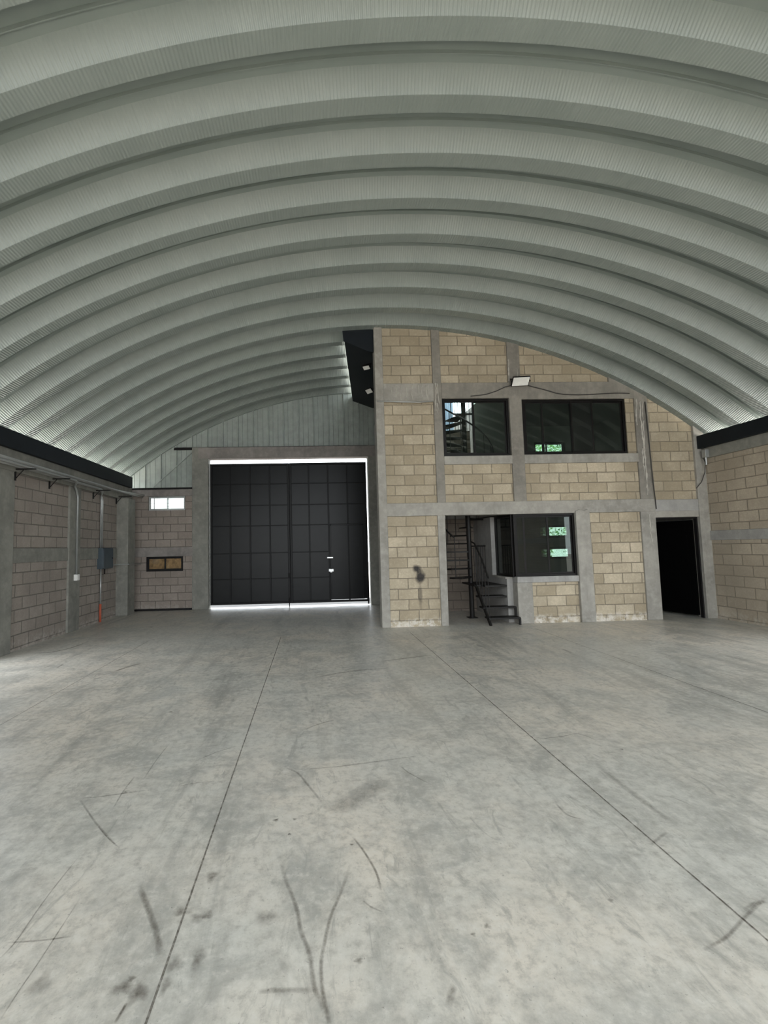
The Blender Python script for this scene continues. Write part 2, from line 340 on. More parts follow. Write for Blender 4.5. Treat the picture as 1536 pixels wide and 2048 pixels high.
SCUFFS = [
    ([(-1.132, 1.76), (-1.134, 1.862), (-1.131, 1.97), (-1.132, 2.102), (-1.134, 2.313)], 0.007, 0.6),
    ([(-1.33, 2.086), (-1.18, 2.088), (-1.055, 2.101)], 0.01, 0.5),
    ([(-1.3, 2.011), (-1.288, 2.096), (-1.298, 2.265), (-1.299, 2.432), (-1.292, 2.627)], 0.008, 0.5),
    ([(-1.576, 3.192), (-1.376, 2.956), (-1.278, 2.85), (-1.122, 2.688)], 0.014, 0.5),
    ([(-0.882, 2.38), (-0.833, 2.302), (-0.766, 2.2), (-0.68, 2.055), (-0.653, 1.983)], 0.03, 0.55),
    ([(-0.205, 2.534), (-0.16, 2.362), (-0.104, 2.192), (-0.078, 2.056), (-0.042, 1.95), (-0.022, 1.81), (0.007, 1.735), (0.023, 1.677)], 0.022, 0.5),
    ([(0.171, 2.456), (0.107, 2.267), (0.054, 2.134), (0.02, 1.992), (0.004, 1.896), (0.008, 1.795), (0.024, 1.705), (0.029, 1.677)], 0.018, 0.55),
    ([(0.199, 2.67), (0.25, 2.54), (0.292, 2.387), (0.298, 2.264)], 0.014, 0.65),
    ([(0.204, 2.21), (0.238, 2.168), (0.286, 2.137)], 0.01, 0.5),
    ([(-0.233, 1.805), (-0.147, 1.805), (-0.023, 1.797)], 0.022, 0.4),
    ([(0.5, 1.783), (0.476, 1.747), (0.452, 1.701)], 0.028, 0.45),
    ([(-0.101, 4.208), (0.037, 4.329), (0.182, 4.417)], 0.02, 0.5),
    ([(-0.137, 3.475), (0.174, 3.499), (0.564, 3.571), (0.821, 3.618)], 0.016, 0.45),
    ([(-0.226, 3.508), (-0.136, 3.425), (-0.061, 3.256), (0.037, 3.023)], 0.02, 0.45),
    ([(0.066, 2.929), (0.257, 3.064), (0.501, 3.277)], 0.16, 0.28),
    ([(0.632, 3.459), (0.672, 3.356), (0.785, 3.186)], 0.014, 0.4),
    ([(-0.023, 5.818), (0.462, 6.066), (1.01, 6.163)], 0.05, 0.35),
    ([(0.953, 6.527), (1.343, 6.671), (1.753, 6.821)], 0.06, 0.4),
    ([(2.071, 3.385), (2.058, 3.145), (2.057, 2.937), (2.059, 2.771), (2.071, 2.623)], 0.05, 0.35),
    ([(1.819, 3.816), (2.085, 3.857), (2.251, 3.893), (2.325, 3.736)], 0.018, 0.4),
    ([(1.534, 1.861), (1.681, 1.913), (1.849, 2.002), (2.05, 2.101)], 0.016, 0.5),
    ([(1.882, 2.036), (1.961, 2.068), (2.021, 2.073)], 0.02, 0.45),
    ([(1.791, 2.479), (1.966, 2.58)], 0.02, 0.35),
    ([(-1.307, 3.075), (-1.326, 3.275), (-1.326, 3.478)], 0.012, 0.55),
    ([(-1.246, 3.424), (-1.255, 3.732), (-1.246, 4.035)], 0.01, 0.45),
    ([(-0.942, 3.676), (-0.805, 3.822), (-0.66, 3.916)], 0.014, 0.4),
    ([(-1.563, 3.211), (-1.436, 3.221), (-1.148, 3.281)], 0.014, 0.45),
    ([(-0.963, 3.31), (-0.846, 3.344), (-0.72, 3.356)], 0.01, 0.4),
    ([(-4.619, 7.794), (-4.393, 7.823), (-4.218, 8.111), (-4.174, 8.661)], 0.05, 0.6),
    ([(-2.745, 6.456), (-2.67, 6.664), (-2.54, 6.88)], 0.06, 0.5),
    ([(-3.69, 6.746), (-3.724, 6.983)], 0.03, 0.5),
    ([(3.821, 6.923), (3.817, 6.648)], 0.04, 0.45),
    ([(-0.718, 1.723), (-0.711, 1.762), (-0.705, 1.792)], 0.012, 0.9),
    ([(-1.31, 2.878), (-1.216, 2.777), (-1.095, 2.667)], 0.008, 0.45),
    ([(1.503, 2.906), (1.506, 2.781), (1.566, 2.726)], 0.016, 0.4),
]
STAINS = [
    ((-0.624, 2.199), 0.045, 0.03, 0.6),
    ((-0.538, 2.157), 0.05, 0.03, 0.4),
    ((-0.498, 2.172), 0.025, 0.025, 0.6),
    ((-0.489, 1.957), 0.03, 0.06, 0.5),
    ((-0.741, 1.85), 0.05, 0.03, 0.55),
    ((-0.677, 1.827), 0.04, 0.05, 0.6),
    ((-0.585, 1.846), 0.02, 0.05, 0.4),
    ((-1.067, 1.884), 0.05, 0.05, 0.35),
    ((-0.535, 2.411), 0.03, 0.05, 0.5),
    ((-0.574, 1.934), 0.035, 0.04, 0.4),
    ((-0.724, 1.885), 0.016, 0.014, 0.7),
    ((0.188, 2.602), 0.014, 0.01, 0.9),
    ((-0.161, 2.719), 0.012, 0.01, 0.9),
    ((-0.249, 2.859), 0.02, 0.016, 0.95),
    ((-0.136, 2.859), 0.014, 0.014, 0.6),
    ((-0.243, 2.137), 0.06, 0.05, 0.3),
    ((0.722, 2.027), 0.018, 0.018, 0.5),
    ((0.647, 1.99), 0.012, 0.012, 0.7),
    ((-1.469, 4.782), 0.03, 0.02, 0.7),
    ((-1.305, 3.252), 0.02, 0.02, 0.7),
    ((2.409, 3.576), 0.015, 0.015, 0.6),
    ((1.331, 2.126), 0.015, 0.015, 0.5),
    ((0.153, 1.901), 0.02, 0.015, 0.6),
]

for i, (pts, w, a) in enumerate(SCUFFS): ribbon('scuff_mark', pts, w * 1.15, a * .85, 0.0016 + 0.00006 * i)
for i, ((x, y), rx, ry, a) in enumerate(STAINS):
    b = MB(); uv = []; n = 18; b.v.append((x, y, 0.004 + 0.00005 * i)); uv.append((a, 0.5)); ph = random.random() * 6
    for t in range(n):
        g = 2 * PI * t / n; k = 1 + 0.22 * math.sin(3 * g + ph) + 0.14 * math.sin(5 * g + 2 * ph)
        b.v.append((x + rx * k * math.cos(g), y + ry * k * math.sin(g), 0.004 + 0.00005 * i)); uv.append((a, 0.0))
        b.f.append((0, 1 + t, 1 + (t + 1) % n))
    o = b.build('oil_stain', 'mark', fl); lay = o.data.uv_layers.new(name='UVMap')
    for l in o.data.loops: lay.data[l.index].uv = uv[l.vertex_index]

# ------------------------------------------------------------------ office wall (y = 9.2)
YF, YB = 9.20, 9.35
def topped(x0, x1, z0, n=14):
    return [(x0, z0), (x1, z0)] + [(x1 + (x0 - x1) * k / n, archz(x1 + (x0 - x1) * k / n) + 0.03) for k in range(n + 1)]
w = MB()
for x0, x1, z0, z1 in ((1.52, 2.62, 0, 2.25), (4.50, 5.50, 0, 0.83), (5.76, 6.95, 0, 2.25), (1.52, 2.65, 2.50, 4.66), (2.75, 4.26, 2.50, 3.32), (4.46, 6.98, 2.50, 3.32), (6.77, 6.98, 3.49, 4.70)):
    w.box(x0, x1, YF, YB, z0, z1)
for x0, x1, z0 in ((1.52, 2.62, 5.04), (2.78, 4.26, 5.04), (4.48, 6.42, 5.04), (7.20, 8.22, 2.50)): w.prism(topped(x0, x1, z0), YF, YB)
S(w.build('wall_office', 'block_o'), 'tan concrete block front of the two-storey office', 'wall')

def col_(name, label, poly, y0, y1, m='concrete', bevel=0.012):
    return S(MB().prism(poly, y0, y1).build(name, m, bevel=bevel), label, 'column' if name == 'column' else 'beam')
def rect(x0, x1, z0, z1): return [(x0, z0), (x1, z0), (x1, z1), (x0, z1)]
P_ = 9.165; Q_ = 9.38
col_('column', 'tall grey corner column of the office beside the gate', topped(1.385, 1.56, 0), 9.15, Q_)
col_('column', 'ground floor column at the left of the stair opening', [(2.60, 0), (2.75, 0), (2.76, 2.26), (2.60, 2.26)], P_, Q_)
col_('column', 'column with rough broken top at the right of the corner window', [(5.50, 0), (5.80, 0), (5.80, 2.28), (5.76, 2.32), (5.68, 2.30), (5.60, 2.33), (5.50, 2.29)], 9.13, Q_)
col_('column', 'ground floor column at the left of the black door', rect(6.92, 7.24, 0, 2.26), P_, Q_)
col_('column', 'corner column between the black door and right wall', topped(8.19, 8.42, 0), 9.15, Q_)
col_('column', 'upper column between tan blocks and the stair window', topped(2.61, 2.79, 2.5), P_, Q_, 'concrete_u')
col_('column', 'upper column between the two tinted windows', topped(4.23, 4.50, 2.5), P_, Q_, 'concrete_u')
col_('column', 'upper column streaked with mortar right of the wide window', topped(6.95, 7.24, 2.5), P_, Q_, 'concrete_u')
col_('beam', 'first floor concrete band across the office front', rect(1.40, 7.24, 2.25, 2.52), 9.155, Q_)
col_('beam', 'darker end of the first floor band over the black door', rect(7.24, 8.30, 2.25, 2.50), 9.17, Q_, 'plaster')
col_('beam', 'concrete lintel directly on top of the black door', rect(7.22, 8.20, 2.12, 2.26), 9.175, Q_)
col_('beam', 'concrete sill band under the stair window', rect(2.79, 4.24, 3.31, 3.49), 9.16, Q_)
col_('beam', 'concrete sill band under the wide tinted window', rect(4.49, 6.96, 3.31, 3.50), 9.16, Q_)
col_('beam', 'upper concrete band above the stair window', rect(2.79, 4.24, 4.72, 5.06), P_, Q_, 'concrete_u')
col_('beam', 'upper concrete band above the wide tinted window', [(4.49, 4.69), (6.96, 4.69), (6.96, archz(6.96) + .02), (6.70, archz(6.70) + .02), (6.42, archz(6.42) + .02), (6.42, 5.06), (4.49, 5.06)], P_, Q_, 'concrete_u')
col_('beam', 'mortar-streaked upper band beside the corner column', rect(1.55, 2.62, 4.66, 5.05), 9.16, Q_)
col_('beam', 'thick concrete sill cap under the corner window', rect(4.20, 5.52, 0.83, 0.955), 9.15, Q_, 'plaster')
col_('column', 'short concrete post at foot of the stair, under the corner window', rect(4.20, 4.52, 0, 0.83), 9.16, Q_)

# rooms behind the office wall
def skew_wall():
    b = MB(); A = [(1.43, 9.38), (1.60, 9.38), (2.205, 13.25), (2.035, 13.25)]
    b.v += [(x, y, 0) for x, y in A] + [(x, y, 5.90) for x, y in A]
    b.f += [(3, 2, 1, 0), (4, 5, 6, 7), (0, 1, 5, 4), (1, 2, 6, 5), (2, 3, 7, 6), (3, 0, 4, 7)]; return b
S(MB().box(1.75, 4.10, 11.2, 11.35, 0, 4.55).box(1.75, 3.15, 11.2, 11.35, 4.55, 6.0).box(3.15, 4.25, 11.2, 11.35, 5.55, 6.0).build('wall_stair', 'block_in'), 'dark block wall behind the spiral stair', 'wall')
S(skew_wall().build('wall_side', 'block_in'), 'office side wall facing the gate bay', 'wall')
S(MB().box(4.08, 4.23, 10.12, 12.84, 0, 2.25).box(4.20, 4.32, 9.38, 12.84, 2.5, 5.1).build('wall_partition', 'plaster'), 'grey plastered partition between stair and office', 'wall')
S(MB().box(4.08, 4.23, 9.38, 10.12, 0, 0.90).build('wall_counter', 'plaster'), 'low plastered wall along the stair under the corner window', 'wall')
S(MB().box(4.05, 4.25, 9.38, 10.14, 0.90, 0.94).build('trim_counter', 'concrete', bevel=0.005), 'concrete sill along the low stair wall', 'sill')
S(MB().box(4.10, 8.4, 9.38, 12.84, 2.28, 2.48).box(1.74, 4.1, 10.95, 11.2, 2.28, 2.48).build('slab_office', 'plaster'), 'concrete slab between the office floors', 'slab')
S(MB().box(4.20, 8.55, 9.35, 12.84, 5.08, 5.2).box(1.75, 4.3, 9.38, 11.36, 6.0, 6.1).build('roof_office', 'plaster'), 'flat roof slab over the office', 'roof')
wf = MB(); YW = 12.84
for x0, x1, z0, z1 in ((1.9, 6.60, 0, 5.2), (7.55, 8.55, 0, 5.2), (6.60, 7.55, 0, 1.16), (6.60, 7.55, 1.52, 1.78), (6.60, 7.55, 2.16, 4.23), (6.60, 7.55, 4.62, 5.2)): wf.box(x0, x1, YW, YW + .15, z0, z1)
S(wf.build('wall_facade', 'plaster'), 'plastered rear wall of the office with small windows', 'wall')

# ------------------------------------------------------------------ gate bay (y = 12.84)
w = MB()
for x0, x1, z0, z1 in ((-5.1, -3.35, 0, 1.08), (-5.1, -4.64, 1.08, 1.50), (-3.62, -3.35, 1.08, 1.50), (-5.1, -3.35, 1.74, 2.79), (-5.1, -4.60, 2.79, 3.20), (-3.57, -3.35, 2.79, 3.20)):
    w.box(x0, x1, YW, YW + .15, z0, z1)
S(w.build('wall_gate', 'block_g'), 'grey block panel between left wall and gate', 'wall')
col_('beam', 'concrete band in the block panel left of the gate', rect(-5.1, -3.35, 1.49, 1.75), YW - .02, YW + .16, 'lintel')
col_('beam', 'brown concrete band above the small bright window', rect(-5.1, -3.35, 3.19, 3.40), YW - .03, YW + .16, 'lintel')
col_('column', 'wide concrete gate post on the left', rect(-3.37, -2.91, 0, 4.58), YW - .02, YW + .28, 'concrete_l')
col_('column', 'concrete gate post beside the office corner', rect(1.66, 2.0, 0, 4.58), YW - .02, YW + .28, 'concrete_l')
col_('beam', 'brown-grey concrete lintel over the black gate', rect(-3.20, 1.95, 4.25, 4.57), YW - .03, YW + .28, 'lintel')
S(MB().box(-5.1, -3.37, YW - .04, YW - .005, 0.0, 0.05).build('strip_gate', 'black'), 'dark strip at the foot of the block panel', 'skirting')  # thin black strip where a dark line runs along the wall foot
# gable cladding: standing-seam sheets
g = MB(); YG = 13.22; pw = 0.4495; prof = []
for k in range(-6, 14):
    x = -3.04 + pw * k
    prof += [(x, 0), (x + .012, -.045), (x + .030, -.045), (x + .042, 0), (x + .14, 0), (x + .15, -.010), (x + .16, 0), (x + .29, 0), (x + .30, -.010), (x + .31, 0)]
prof = [p for p in prof if -5.3 < p[0] < 2.4]
for (xa, da), (xb, db) in zip(prof, prof[1:]):
    zb = 3.38 if xa < -3.2 else 4.5
    g.quad((xa, YG + da, zb), (xb, YG + db, zb), (xb, YG + db, archz(xb) + .25), (xa, YG + da, archz(xa) + .25))
S(g.build('wall_gable', 'clad'), 'grey-green standing seam cladding above the gate', 'cladding')
o = MB().box(-3.98, 1.95, YG - .075, YG - .045, 4.58, 4.62).box(-3.98, 1.95, YG - .05, YG - .045, 4.62, 4.66).build('angle_rail', 'black'); tag(o, 'thin dark steel rail along the foot of gable cladding over the gate', 'rail')
o = MB().box(-5.05, -3.36, YW - .06, YW - .02, 3.395, 3.43).box(-5.05, -3.36, YW - .03, YW - .02, 3.38, 3.43).build('angle_rail', 'black'); tag(o, 'thin dark steel rail above the small bright window', 'rail')
o = MB().bar((-4.72, YG - .07, 3.36), (-3.44, YG - .07, 4.52), 0.035, 0.02).build('diagonal_brace', 'clad'); tag(o, 'diagonal steel brace in front of the cladding left of the gate', 'brace')

# gate leaves
YL = 12.99
def gate_leaf(x0, x1, label, wicket):
    r = empty('gate_leaf', ((x0 + x1) / 2, YL, 0.09)); tag(r, label, 'gate')
    zb, zt = 0.09, 4.115; n = 4; dx = (x1 - x0) / n
    s = MB()
    if wicket:
        a = x0 + dx * 2 + .03; s.box(x0 + .02, x1 - .02, YL, YL + .02, .168, zt - .02); s.box(x0 + .02, a, YL, YL + .02, zb + .02, .168)
    else: s.box(x0 + .02, x1 - .02, YL, YL + .02, zb + .02, zt - .02)
    s.build('sheet_panel', 'gate', r)
    f = MB()
    for a in (x0, x1 - .06): f.box(a, a + .06, YL - .045, YL + .03, zb, zt)
    f.box(x0 + .06, x1 - .06, YL - .045, YL + .03, zt - .06, zt); f.box(x0 + .06, x1 - .06, YL - .045, YL + .03, zb, zb + .06)
    f.build('outer_frame', 'gatebar', r, bevel=0.004)
    for k in range(1, n): 
        x = x0 + dx * k
        MB().box(x - .02, x + .02, YL - .035, YL, zb + .06, zt - .06).build('upright', 'gatebar', r, bevel=0.003)
    for z in (0.80, 1.53, 2.31, 2.90, 3.52):
        b = MB()
        for k in range(n): b.box(x0 + dx * k + .025, x0 + dx * (k + 1) - .025, YL - .022, YL, z - .014, z + .014)
        b.build('cross_rail', 'gatebar', r, bevel=0.003)
    if wicket:
        a, c = x0 + dx * 2 + .03, x0 + dx * 4 - .14
        d = MB().box(a, c, YL - .030, YL - .024, zb + .075, 2.30)
        for q in (a, c - .03): d.box(q, q + .03, YL - .05, YL - .024, zb + .075, 2.30)
        d.box(a, c, YL - .05, YL - .024, 2.27, 2.30)
        d = d.build('wicket_door', 'gate', r, bevel=0.003)
        h = MB().box(a - .10, a + .07, YL - .095, YL - .075, 1.335, 1.375).box(a - .06, a - .03, YL - .08, YL - .04, 1.34, 1.37).box(a + .03, a + .06, YL - .08, YL - .04, 1.34, 1.37).build('slide_bolt', 'steel', d, bevel=0.004); h['label'] = 'bright slide bolt'
        h = MB().box(a - .06, a + .08, YL - .085, YL - .05, 0.955, 1.035).box(a - .02, a + .04, YL - .10, YL - .085, 0.935, 0.975).build('door_lock', 'steel', d, bevel=0.006); h['label'] = 'white box lock'
        MB().box(c + .09, c + .13, YL - .09, YL - .045, 0.02, 0.42).build('foot_bolt', 'black', r, bevel=0.004)
    else:
        MB().box(x1 - .03, x1 + .035, YL + .031, YL + .036, zb, zt).build('cover_strip', 'black', r)
        b = MB().box(x1 - .055, x1 - .02, YL - .085, YL - .045, 0.25, 0.80); b.tube([(x1 - .038, YL - .065, 0.0), (x1 - .038, YL - .065, 0.95)], 0.014); b.build('drop_bolt', 'black', r)
    return r
gate_leaf(-2.89, -0.628, 'left black steel gate leaf of four columns of panels', False)
gate_leaf(-0.622, 1.615, 'right black steel gate leaf with a small wicket door in it', True)

# ------------------------------------------------------------------ left and right long walls
w = MB()
for z0, z1 in ((0, 1.50), (1.74, 3.06)): w.box(-5.25, -5.10, 7.35, 12.9, z0, z1); w.box(-5.25, -5.10, -3.3, 5.2, z0, z1)
S(w.build('wall_left', 'block_l'), 'grey-pink block wall along the left side', 'wall')
def colx(name, label, y0, y1, x0, x1, z0, z1, m='concrete_l'): return S(MB().box(x0, x1, y0, y1, z0, z1).build(name, m, bevel=0.012), label, name)
colx('column', 'grey column at the left edge, beside the side bay', 7.30, 7.85, -5.27, -5.05, 0, 3.06)
colx('column', 'flat grey column behind the single conduit drop', 9.62, 10.08, -5.27, -5.06, 0, 3.06)
colx('column', 'deep grey column in the far left corner by the gate wall', 11.98, 12.45, -5.27, -4.80, 0, 3.06)
colx('column', 'column of the left wall near the open front', 4.9, 5.3, -5.27, -5.05, 0, 3.06)
colx('beam', 'mid-height concrete band on the left wall', 7.8, 12.9, -5.26, -5.075, 1.49, 1.75)
colx('beam', 'top concrete beam on the left wall behind the conduits', -3.3, 12.9, -5.27, -5.03, 3.05, 3.42)
w = MB()
for z0, z1 in ((0, 1.63), (1.81, 3.36)): w.box(8.40, 8.55, 6.6, 9.35, z0, z1); w.box(8.40, 8.55, -3.3, 3.4, z0, z1)
S(w.build('wall_right', 'block_r'), 'tan block wall along the right side', 'wall')
S(MB().box(8.40, 8.55, 9.38, 12.99, 0, 5.1).build('wall_end', 'plaster'), 'plastered end wall of the office rooms', 'wall')
colx('beam', 'mid-height concrete band on the right wall', 6.6, 9.2, 8.375, 8.56, 1.62, 1.82, 'plaster')
colx('beam', 'mid-height concrete band on the right wall near the open front', -3.3, 3.4, 8.375, 8.56, 1.62, 1.82, 'plaster')
colx('beam', 'mid-height concrete band on the left wall near the open front', -3.3, 5.2, -5.26, -5.075, 1.49, 1.75)
colx('beam', 'top concrete beam on the right wall under the black eave', -3.3, 9.2, 8.34, 8.57, 3.35, 3.57)
colx('column', 'column of the right wall near the open front', 3.2, 3.6, 8.35, 8.56, 0, 3.36)

# eave beams
def eave(name, label, x0, x1, xu, y0, y1, z0, z1, zu):
    b = MB(); s = 1 if x1 > x0 else -1
    b.box(min(x0, x0 + s * .02), max(x0, x0 + s * .02), y0, y1, z0, z1)                      # web towards the hall
    b.box(min(x0 + s * .02, xu), max(x0 + s * .02, xu), y0, y1, z0, z0 + .02); b.box(min(x0 + s * .02, x0 + s * .09), max(x0 + s * .02, x0 + s * .09), y0, y1, z1 - .02, z1)
    return tag(b.build(name, 'beam', bevel=0.003), label, 'beam', 'structure')
eave('eave_beam', 'black steel eave channel over the left wall', -4.95, -5.3, -5.30, -3.3, 12.62, 3.41, 3.71, 3.80)
eave('eave_beam', 'black steel eave channel over the right wall', 8.25, 8.6, 8.58, -3.3, 9.18, 3.565, 3.84, 3.86)
S(MB().box(-6.3, -5.30, -3.3, 13.1, 3.36, 3.38).box(-6.32, -6.30, -3.3, 13.1, 3.36, 3.50).build('bounce_reflector', 'white'), 'added pale gutter outside the left wall', 'reflector')  # unseen white reflector, added to bounce sun up onto the left rib ends
S(MB().box(8.60, 9.6, -3.3, 9.3, 3.50, 3.52).box(9.6, 9.62, -3.3, 9.3, 3.50, 3.64).build('bounce_reflector', 'white'), 'added pale gutter outside the right wall', 'reflector')  # same added bounce surface, out of view, for the right eave ribs
b = MB()
for (ya, yb) in ((9.24, 13.32),):
    xa, xb = edge_x(ya), edge_x(yb)
    sec = lambda x, y: [(x, y, 6.17), (x + .02, y, 6.02), (x + .74, y, 5.75), (x + .77, y, 5.77), (x + .77, y, 5.95), (x + .74, y, 5.95), (x + .74, y, 5.81), (x + .045, y, 6.06), (x + .045, y, 6.17)]
    A, B = sec(xa, ya), sec(xb, yb); n = len(A); b.v += A + B
    b.f.append(tuple(range(n))); b.f.append(tuple(range(2 * n - 1, n - 1, -1)))
    for k in range(n): j = (k + 1) % n; b.f.append((k, n + k, n + j, j))
b.prism([(.73, 6.24), (.75, 6.0), (1.26, 5.78), (1.44, 5.74), (1.44, 6.27), (.73, 6.27)], 9.225, 9.24)
gq = MB(); gq.quad((edge_x(9.26) + .12, 9.26, 6.06), (edge_x(9.26) + .72, 9.26, 5.83), (edge_x(13.3) + .72, 13.3, 5.83), (edge_x(13.3) + .12, 13.3, 6.06)); gq.quad((edge_x(9.26) + .72, 9.26, 5.83), (edge_x(9.26) + .72, 9.26, 5.97), (edge_x(13.3) + .72, 13.3, 5.97), (edge_x(13.3) + .72, 13.3, 5.83))
S(gq.build('bounce_reflector', 'white'), 'added pale gutter lining on top of the black valley beam', 'reflector')  # added white surface that throws sun onto the rear rib ends
tag(b.build('valley_beam', 'beam'), 'black folded steel beam beside the office gable, carrying the rear vault', 'beam', 'structure')

# ------------------------------------------------------------------ windows and door
def framed(b, x0, x1, z0, z1, y, t=.045, d=.05):
    b.box(x0, x1, y, y + d, z0, z0 + t); b.box(x0, x1, y, y + d, z1 - t, z1); b.box(x0, x0 + t, y, y + d, z0 + t, z1 - t); b.box(x1 - t, x1, y, y + d, z0 + t, z1 - t); return b
def sash(parent, x0, x1, z0, z1, y, glass='glass', t=.035, fm='frame'):
    s = framed(MB(), x0, x1, z0, z1, y, t, .025).build('sash', fm, parent, bevel=0.002)
    MB().box(x0 + t, x1 - t, y + .009, y + .015, z0 + t, z1 - t).build('pane', glass, s)
def window(n, label, x0, x1, z0, z1, y, splits, glass='glass', t=.045, fm='frame', dep=.07):
    r = framed(MB(), x0, x1, z0, z1, y, t, dep).build('window_%d' % n, fm, bevel=0.003); S(r, label, 'window')
    xs = [x0 + t] + list(splits) + [x1 - t]
    for k in range(len(xs) - 1):
        sash(r, xs[k] - (.015 if k else 0), xs[k + 1] + (.015 if k < len(xs) - 2 else 0), z0 + t, z1 - t, y + .008 + (k % 2) * .03, glass if isinstance(glass, str) else glass[k], .03, fm)
    return r
window(1, 'tinted sliding window in front of the upper stair', 2.79, 4.22, 3.49, 4.72, 9.21, (3.47,), ('glass_cl', 'glass'))
window(2, 'wide tinted four-pane window on the upper floor', 4.52, 6.76, 3.50, 4.69, 9.21, (4.95, 5.59, 6.04), ('glass', 'glass', 'glass_dk', 'glass'))
r = window(3, 'corner office window that turns toward the stair', 4.20, 5.50, 0.955, 2.25, 9.20, (4.92,), ('glass_dk', 'glass'))
b = MB()                                                       # the return light of the corner window
b.box(4.17, 4.23, 9.27, 10.12, 0.94, 0.985); b.box(4.17, 4.23, 9.27, 10.12, 2.20, 2.25); b.box(4.17, 4.23, 10.075, 10.12, 0.985, 2.20); b.box(4.17, 4.23, 9.27, 9.31, 0.985, 2.2)
s = b.build('return_frame', 'frame', r, bevel=0.003); MB().box(4.197, 4.203, 9.31, 10.075, 0.985, 2.20).build('pane', 'glass_dk', s)
MB().box(4.40, 4.44, 9.214, 9.24, 1.0, 2.2).build('mullion', 'frame', r, bevel=0.002)
r = window(4, 'small bright barred window high beside the gate', -4.60, -3.57, 2.79, 3.20, 12.90, (-4.07,), 'glass_cl', .03, 'galv', .05)
bb = MB()
for x in (-4.44, -4.07): bb.box(x - .012, x + .012, 12.87, 12.885, 2.80, 3.19)
for z in (2.90, 3.0, 3.10): bb.box(-4.59, -3.58, 12.885, 12.895, z - .006, z + .006)
bb.build('bar_grille', 'galv', r)
r = window(5, 'small low window filled with brown boards beside the gate', -4.64, -3.62, 1.08, 1.50, 12.86, (-4.13,), 'glass_cl', .04, 'black', .05)
wb = MB()
for i in range(4): wb.box(-4.62, -3.64, 12.955, 12.975, 1.09 + i * .1, 1.191 + i * .1 - (.02 if i == 3 else 0))
wb.build('board', 'wood', r)
window(6, 'upper small ground floor window seen through the corner glass', 6.60, 7.55, 1.78, 2.16, 12.88, (6.92,), 'glass_cl', .04)
window(7, 'lower small ground floor window seen through the corner glass', 6.60, 7.55, 1.16, 1.52, 12.88, (6.92,), 'glass_cl', .04)
window(8, 'small first floor window seen through the wide tinted glass', 6.60, 7.55, 4.23, 4.62, 12.88, (7.0,), 'glass_cl', .04)
# translucent sheet + bars in the stairwell opening
cs = MB(); n = 40
for k in range(n):
    xa, xb = 3.16 + k * .0135, 3.16 + (k + 1) * .0135
    cs.quad((xa, 11.22 + .012 * math.sin(k * 1.3), 4.56), (xb, 11.22 + .012 * math.sin((k + 1) * 1.3), 4.56), (xb, 11.22 + .012 * math.sin((k + 1) * 1.3), 5.54), (xa, 11.22 + .012 * math.sin(k * 1.3), 5.54))
tag(cs.build('translucent_sheet', 'sheet', smooth=True), 'pale blue translucent sheet glowing behind the upper stair window', 'sheet')
wg = MB().box(3.70, 4.22, 11.24, 11.27, 4.98, 5.02).box(3.70, 4.22, 11.24, 11.27, 5.5, 5.54)
for k in range(7): wg.box(3.74 + k * .075, 3.752 + k * .075, 11.245, 11.257, 4.56, 5.5)
tag(wg.build('window_grille', 'black'), 'black bar grille across the bright opening behind the stair window', 'grille')
# black door, standing open into the dark room
r = empty('door_1', (8.19, 9.30, 0)); S(r, 'black metal door standing open at the far right', 'door')
f = MB(); f.box(7.24, 7.275, 9.22, 9.30, 0, 2.12); f.box(8.165, 8.20, 9.22, 9.30, 0, 2.12); f.box(7.275, 8.165, 9.22, 9.30, 2.085, 2.12); f.build('door_frame', 'black', r, bevel=0.003)
lf = MB().box(-0.92, 0, 0.0, 0.04, 0.045, 2.06)
for z0, z1 in ((.15, .95), (1.08, 1.92)): lf.box(-.80, -.12, -.008, 0.0, z0, z1)
lf = lf.build('door_leaf', 'door', bevel=0.004); lf.parent = r; lf.location = (-.03, 0.03, 0); lf.rotation_euler = (0, 0, math.radians(-71))
kb = MB().tube([(-.85, -.01, 1.0), (-.85, -.06, 1.0)], .012).box(-.87, -.75, -.075, -.055, .99, 1.012).build('door_handle', 'steel', bevel=0.004); kb.parent = lf

# ------------------------------------------------------------------ spiral stair
cx, cy = 3.565, 10.10
r = empty('spiral_staircase', (cx, cy, 0)); tag(r, 'black steel stair: four open steps, landing and spiral round a pole', 'staircase')
MB().tube([(cx, cy, 0), (cx, cy, 5.2)], 0.052, 14).box(cx - .1, cx + .1, cy - .1, cy + .1, 0, .015).build('pole', 'stair', r, smooth=False)
for z, y in ((0.155, 9.06), (0.345, 9.24), (0.55, 9.42)):
    MB().box(3.50 if y > 9.1 else 3.54, 4.19, y, y + .24, z - .035, z).build('tread', 'stair', r, bevel=0.003)
MB().box(3.47, 4.06, 9.60, 10.42, 0.74, 0.775).box(3.62, 4.19, 9.39, 9.60, .74, .775).build('landing', 'stair', r, bevel=0.003)
MB().bar((3.56, 9.03, 0.0), (3.50, 9.62, 0.76), .035, .06).build('stringer', 'stair', r)
b = MB()
for (ya, za, yb, zb) in ((9.07, 0.0, 9.07, .14), (9.25, .14, 9.25, .33), (9.43, .33, 9.43, .535), (9.41, .535, 9.41, .74)): b.bar((4.175, ya, za), (4.175, yb, zb), .035, .035)
for (y0, y1, z) in ((9.07, 9.27, .13), (9.25, 9.45, .32), (9.43, 9.62, .525)): b.bar((4.175, y0, z), (4.175, y1, z), .03, .03)
b.build('stringer', 'stair', r)
MB().tube([(3.56, 9.06, .95), (3.54, 9.35, 1.36), (3.51, 9.62, 1.66), (3.48, 9.72, 1.70)], .018, 8).build('handrail', 'stair', r)
